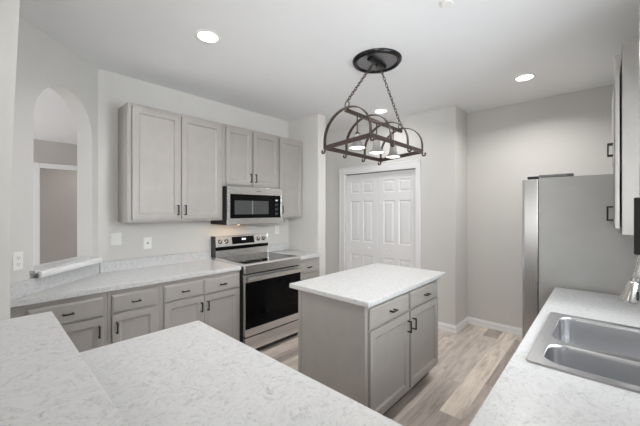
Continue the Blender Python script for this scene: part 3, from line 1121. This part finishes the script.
# ------------------------------------------------------------------ hanging light over the island
def chandelier():
    X0, X3 = 1.822, 2.655
    YC, HW = 1.408, 0.214
    ZR, ZT = 1.985, 2.238
    cx = 2.243
    t = thing('chandelier', 'dark bronze arched basket chandelier with three lamps over the island', 'chandelier', (cx, YC, H))
    LX = [X0 - cx + (X3 - X0) * k / 3 for k in range(4)]
    zr, zt = ZR - H, ZT - H

    def tilt(p):                       # the basket hangs a little higher on its window side
        return (p[0], p[1], p[2] - 0.075 * p[1])

    # ceiling canopy: black ring round a shallow dish
    cn = MB().lathe([(0.163, -0.002), (0.166, -0.018), (0.178, -0.028), (0.190, -0.028), (0.203, -0.012), (0.205, -0.001)], n=48, caps=False).build('canopy', M['canopy'], t)
    MB().lathe([(0.001, -0.010), (0.10, -0.008), (0.166, -0.012)], n=48, caps=False).build('dish', M['canopy_in'], cn)
    m = MB()
    m.profile_x([(-0.024, -0.010), (-0.024, -0.030), (-0.016, -0.038), (0.016, -0.038), (0.024, -0.030), (0.024, -0.010)], -0.115, 0.115)
    m.build('bracket', M['canopy'], cn, bevel=0.004)
    MB().lathe([(0.009, -0.060), (0.011, -0.048), (0.008, -0.036)], n=16).build('finial', M['canopy'], cn)
    # ridge bar
    m = MB()
    m.box(LX[0] - 0.01, LX[3] + 0.02, -0.011, 0.011, zt - 0.032, zt - 0.005)
    m.build('ridge_bar', M['bronze'], t, bevel=0.002)
    # arches, one strap each
    n = 26
    for x in LX:
        pts = []
        leg = 0.05
        pts.append((x, -HW, zr - 0.012))
        for k in range(n + 1):
            a = PI - PI * k / n
            pts.append((x, HW * math.cos(a), zr + leg + (zt - zr - leg) * math.sin(a)))
        pts.append((x, HW, zr - 0.012))
        pts = [tilt(p) for p in pts]
        MB().tube(pts, 0.01, flat=(0.026, 0.007)).build('arch', M['bronze'], t)
    # base frame
    for s in (-1, 1):
        dz = -0.075 * s * HW
        MB().box(LX[0], LX[3], s * HW - 0.004, s * HW + 0.004, zr + dz - 0.017, zr + dz + 0.017).build('side_rail', M['bronze'], t, bevel=0.001, seg=1)
    for x in (LX[0], LX[3]):
        e = HW - 0.004
        MB().profile_x([(-e, zr + 0.075 * e - 0.017), (e, zr - 0.075 * e - 0.017), (e, zr - 0.075 * e + 0.017), (-e, zr + 0.075 * e + 0.017)], x - 0.004, x + 0.004).build('end_rail', M['bronze'], t, bevel=0.001, seg=1)
    # scrolled hooks under every arch foot
    for x in LX:
        for s in (-1, 1):
            pts = [(x, s * (HW + 0.001), zr - 0.010)]
            for k in range(13):
                a = -PI * 0.5 + 0 if k == 0 else 0
                ph = PI - k * (1.35 * PI) / 12
                rr = 0.017 - 0.0006 * k
                pts.append((x, s * (HW + 0.017 + rr * math.cos(ph)), zr - 0.026 - rr * math.sin(ph)))
            pts = [tilt(p) for p in pts]
            MB().tube(pts, 0.0075, 8).build('hook', M['bronze'], t)
    # lamps
    for q in range(3):
        x = (LX[q] + LX[q + 1]) / 2
        zb = 1.958 - H
        ln = MB().lathe([(0.026, 0.105), (0.030, 0.085), (0.032, 0.055), (0.042, 0.030), (0.062, 0.006), (0.068, 0.0),
                         (0.066, 0.0), (0.040, 0.027), (0.030, 0.055), (0.027, 0.085)], (x, 0, zb), n=28, caps=False).build('lamp_shade', M['frost'], t)
        MB().cyl((x, 0, zb + 0.10), (x, 0, zt - 0.020), 0.0055, 10).build('stem', M['bronze'], ln)
        MB().lathe([(0.021, 0.083), (0.023, 0.090), (0.020, 0.116), (0.008, 0.128)], (x, 0, zb), n=20).build('socket', M['bronze'], ln)
        MB().lathe([(0.004, -0.006), (0.040, -0.002), (0.058, 0.003), (0.040, 0.018), (0.020, 0.05), (0.014, 0.07)], (x, 0, zb), n=24).build('bulb', M['bulb'], ln)
        area_light('chandelier_lamp_light', (x, 0, zb - 0.014), (0, 0, -1), 0.08, 0.08, 0.4, (1.0, 0.92, 0.80), 'DISK', t)
    # chains from the bracket to rings at the ends of the ridge bar
    for xa, xb in ((-0.05, LX[0] + 0.01), (0.05, LX[3] - 0.005)):
        a, b = Vector((xa, 0, -0.038)), Vector((xb, 0, zt + 0.050))
        d = b - a
        L = d.length
        pitch = 0.029
        cnt = int(L / pitch)
        m = MB()
        u = d.normalized()
        s1 = Vector((0, 1, 0))
        s2 = u.cross(s1)
        for k in range(cnt):
            c = a + u * (L * (k + 0.5) / cnt)
            side = s1 if k % 2 else s2
            pts = [c + u * (0.0195 * math.cos(2 * PI * j / 10)) + side * (0.0098 * math.sin(2 * PI * j / 10)) for j in range(10)]
            m.tube(pts, 0.0031, 6, True)
        m.build('chain', M['bronze'], t)
        m = MB()
        m.tube([(xb, 0.019 * math.cos(2 * PI * j / 16), zt + 0.026 + 0.024 * math.sin(2 * PI * j / 16)) for j in range(16)], 0.0042, 8, True)
        m.lathe([(0.011, -0.014), (0.013, -0.002), (0.008, 0.008)], (xb, 0, zt), n=14)
        m.build('ring', M['bronze'], t)


chandelier()


# ------------------------------------------------------------------ ceiling lights
def downlight(x, y, label, power=20.0):
    t = thing('recessed_light', label, 'ceiling light', (x, y, H), 0, 'round recessed ceiling lights')
    MB().lathe([(0.070, -0.0045), (0.086, -0.0045), (0.092, -0.0005)], n=36, caps=False).build('trim_ring', M['trim'], t)
    MB().lathe([(0.0005, -0.0035), (0.070, -0.004)], n=36, caps=False).build('lens', M['lamp'], t)
    area_light('recessed_light_beam', (0, 0, -0.012), (0, 0, -1), 0.12, 0.12, power, (1.0, 0.98, 0.955), 'DISK', t).data.spread = math.radians(148)


downlight(1.102, 2.119, 'round recessed ceiling light above the back worktop near the arch', 8.0)
downlight(3.484, 0.553, 'round recessed ceiling light near the refrigerator', 12.0)
downlight(3.424, 2.093, 'round recessed ceiling light seen through the chandelier', 3.0)
downlight(1.10, 0.50, 'added recessed ceiling light above the peninsula, unseen', 6.0)  # unseen lamp added for more light on worktops and floor
downlight(-0.90, 1.00, 'added recessed ceiling light beyond the raised bar, unseen', 0.8)  # another unseen lamp, added as extra light
o = MB().lathe([(0.028, -0.016), (0.036, -0.012), (0.040, -0.0005)], (0, 0, 0), n=24).build('ceiling_sensor', M['plate'], loc=(1.90, 0.70, H))
tag(o, 'small white round fitting on the ceiling at the top picture edge', 'sensor')


# ------------------------------------------------------------------ wall plates
def plate(name, label, loc, rz, w, h, kind):
    t = thing(name, label, 'outlet' if kind != 'switch' else 'switch', loc, rz, 'white wall plates')
    MB().box(-w / 2, w / 2, -0.006, -0.0006, -h / 2, h / 2).build('cover', M['plate'], t, bevel=0.002)
    if kind == 'duplex':
        for dz in (-0.020, 0.020):
            s = MB().box(-0.017, 0.017, -0.0085, -0.006, dz - 0.014, dz + 0.014).build('socket', M['plate'], t, bevel=0.003)
            m = MB()
            m.box(-0.009, -0.006, -0.0092, -0.0086, dz - 0.003, dz + 0.008).box(0.006, 0.009, -0.0092, -0.0086, dz - 0.003, dz + 0.008)
            m.box(-0.003, 0.003, -0.0092, -0.0086, dz - 0.011, dz - 0.006)
            m.build('slots', M['slot'], s)
    elif kind == 'switch':
        for dx in (-0.023, 0.023):
            MB().box(dx - 0.017, dx + 0.017, -0.0085, -0.006, -0.034, 0.034).build('rocker', M['plate'], t, bevel=0.002)
    elif kind == 'jack':
        MB().box(-0.007, 0.007, -0.0085, -0.0062, -0.009, 0.007).build('jack', M['slot'], t)
    return t


plate('outlet', 'white duplex outlet on the slanted wall left of the arch', (0.145, 2.778, 1.149), ANG, 0.070, 0.116, 'duplex')
plate('light_switch', 'wide white switch plate right of the arched wall', (0.825, YB, 1.209), 0, 0.092, 0.118, 'switch')
plate('wall_jack', 'white wall plate with a dark jack above the back worktop', (1.093, YB, 1.151), 0, 0.074, 0.112, 'jack')
plate('outlet', 'white duplex outlet above the short worktop right of the range', (2.735, YB, 1.205), 0, 0.070, 0.116, 'duplex')
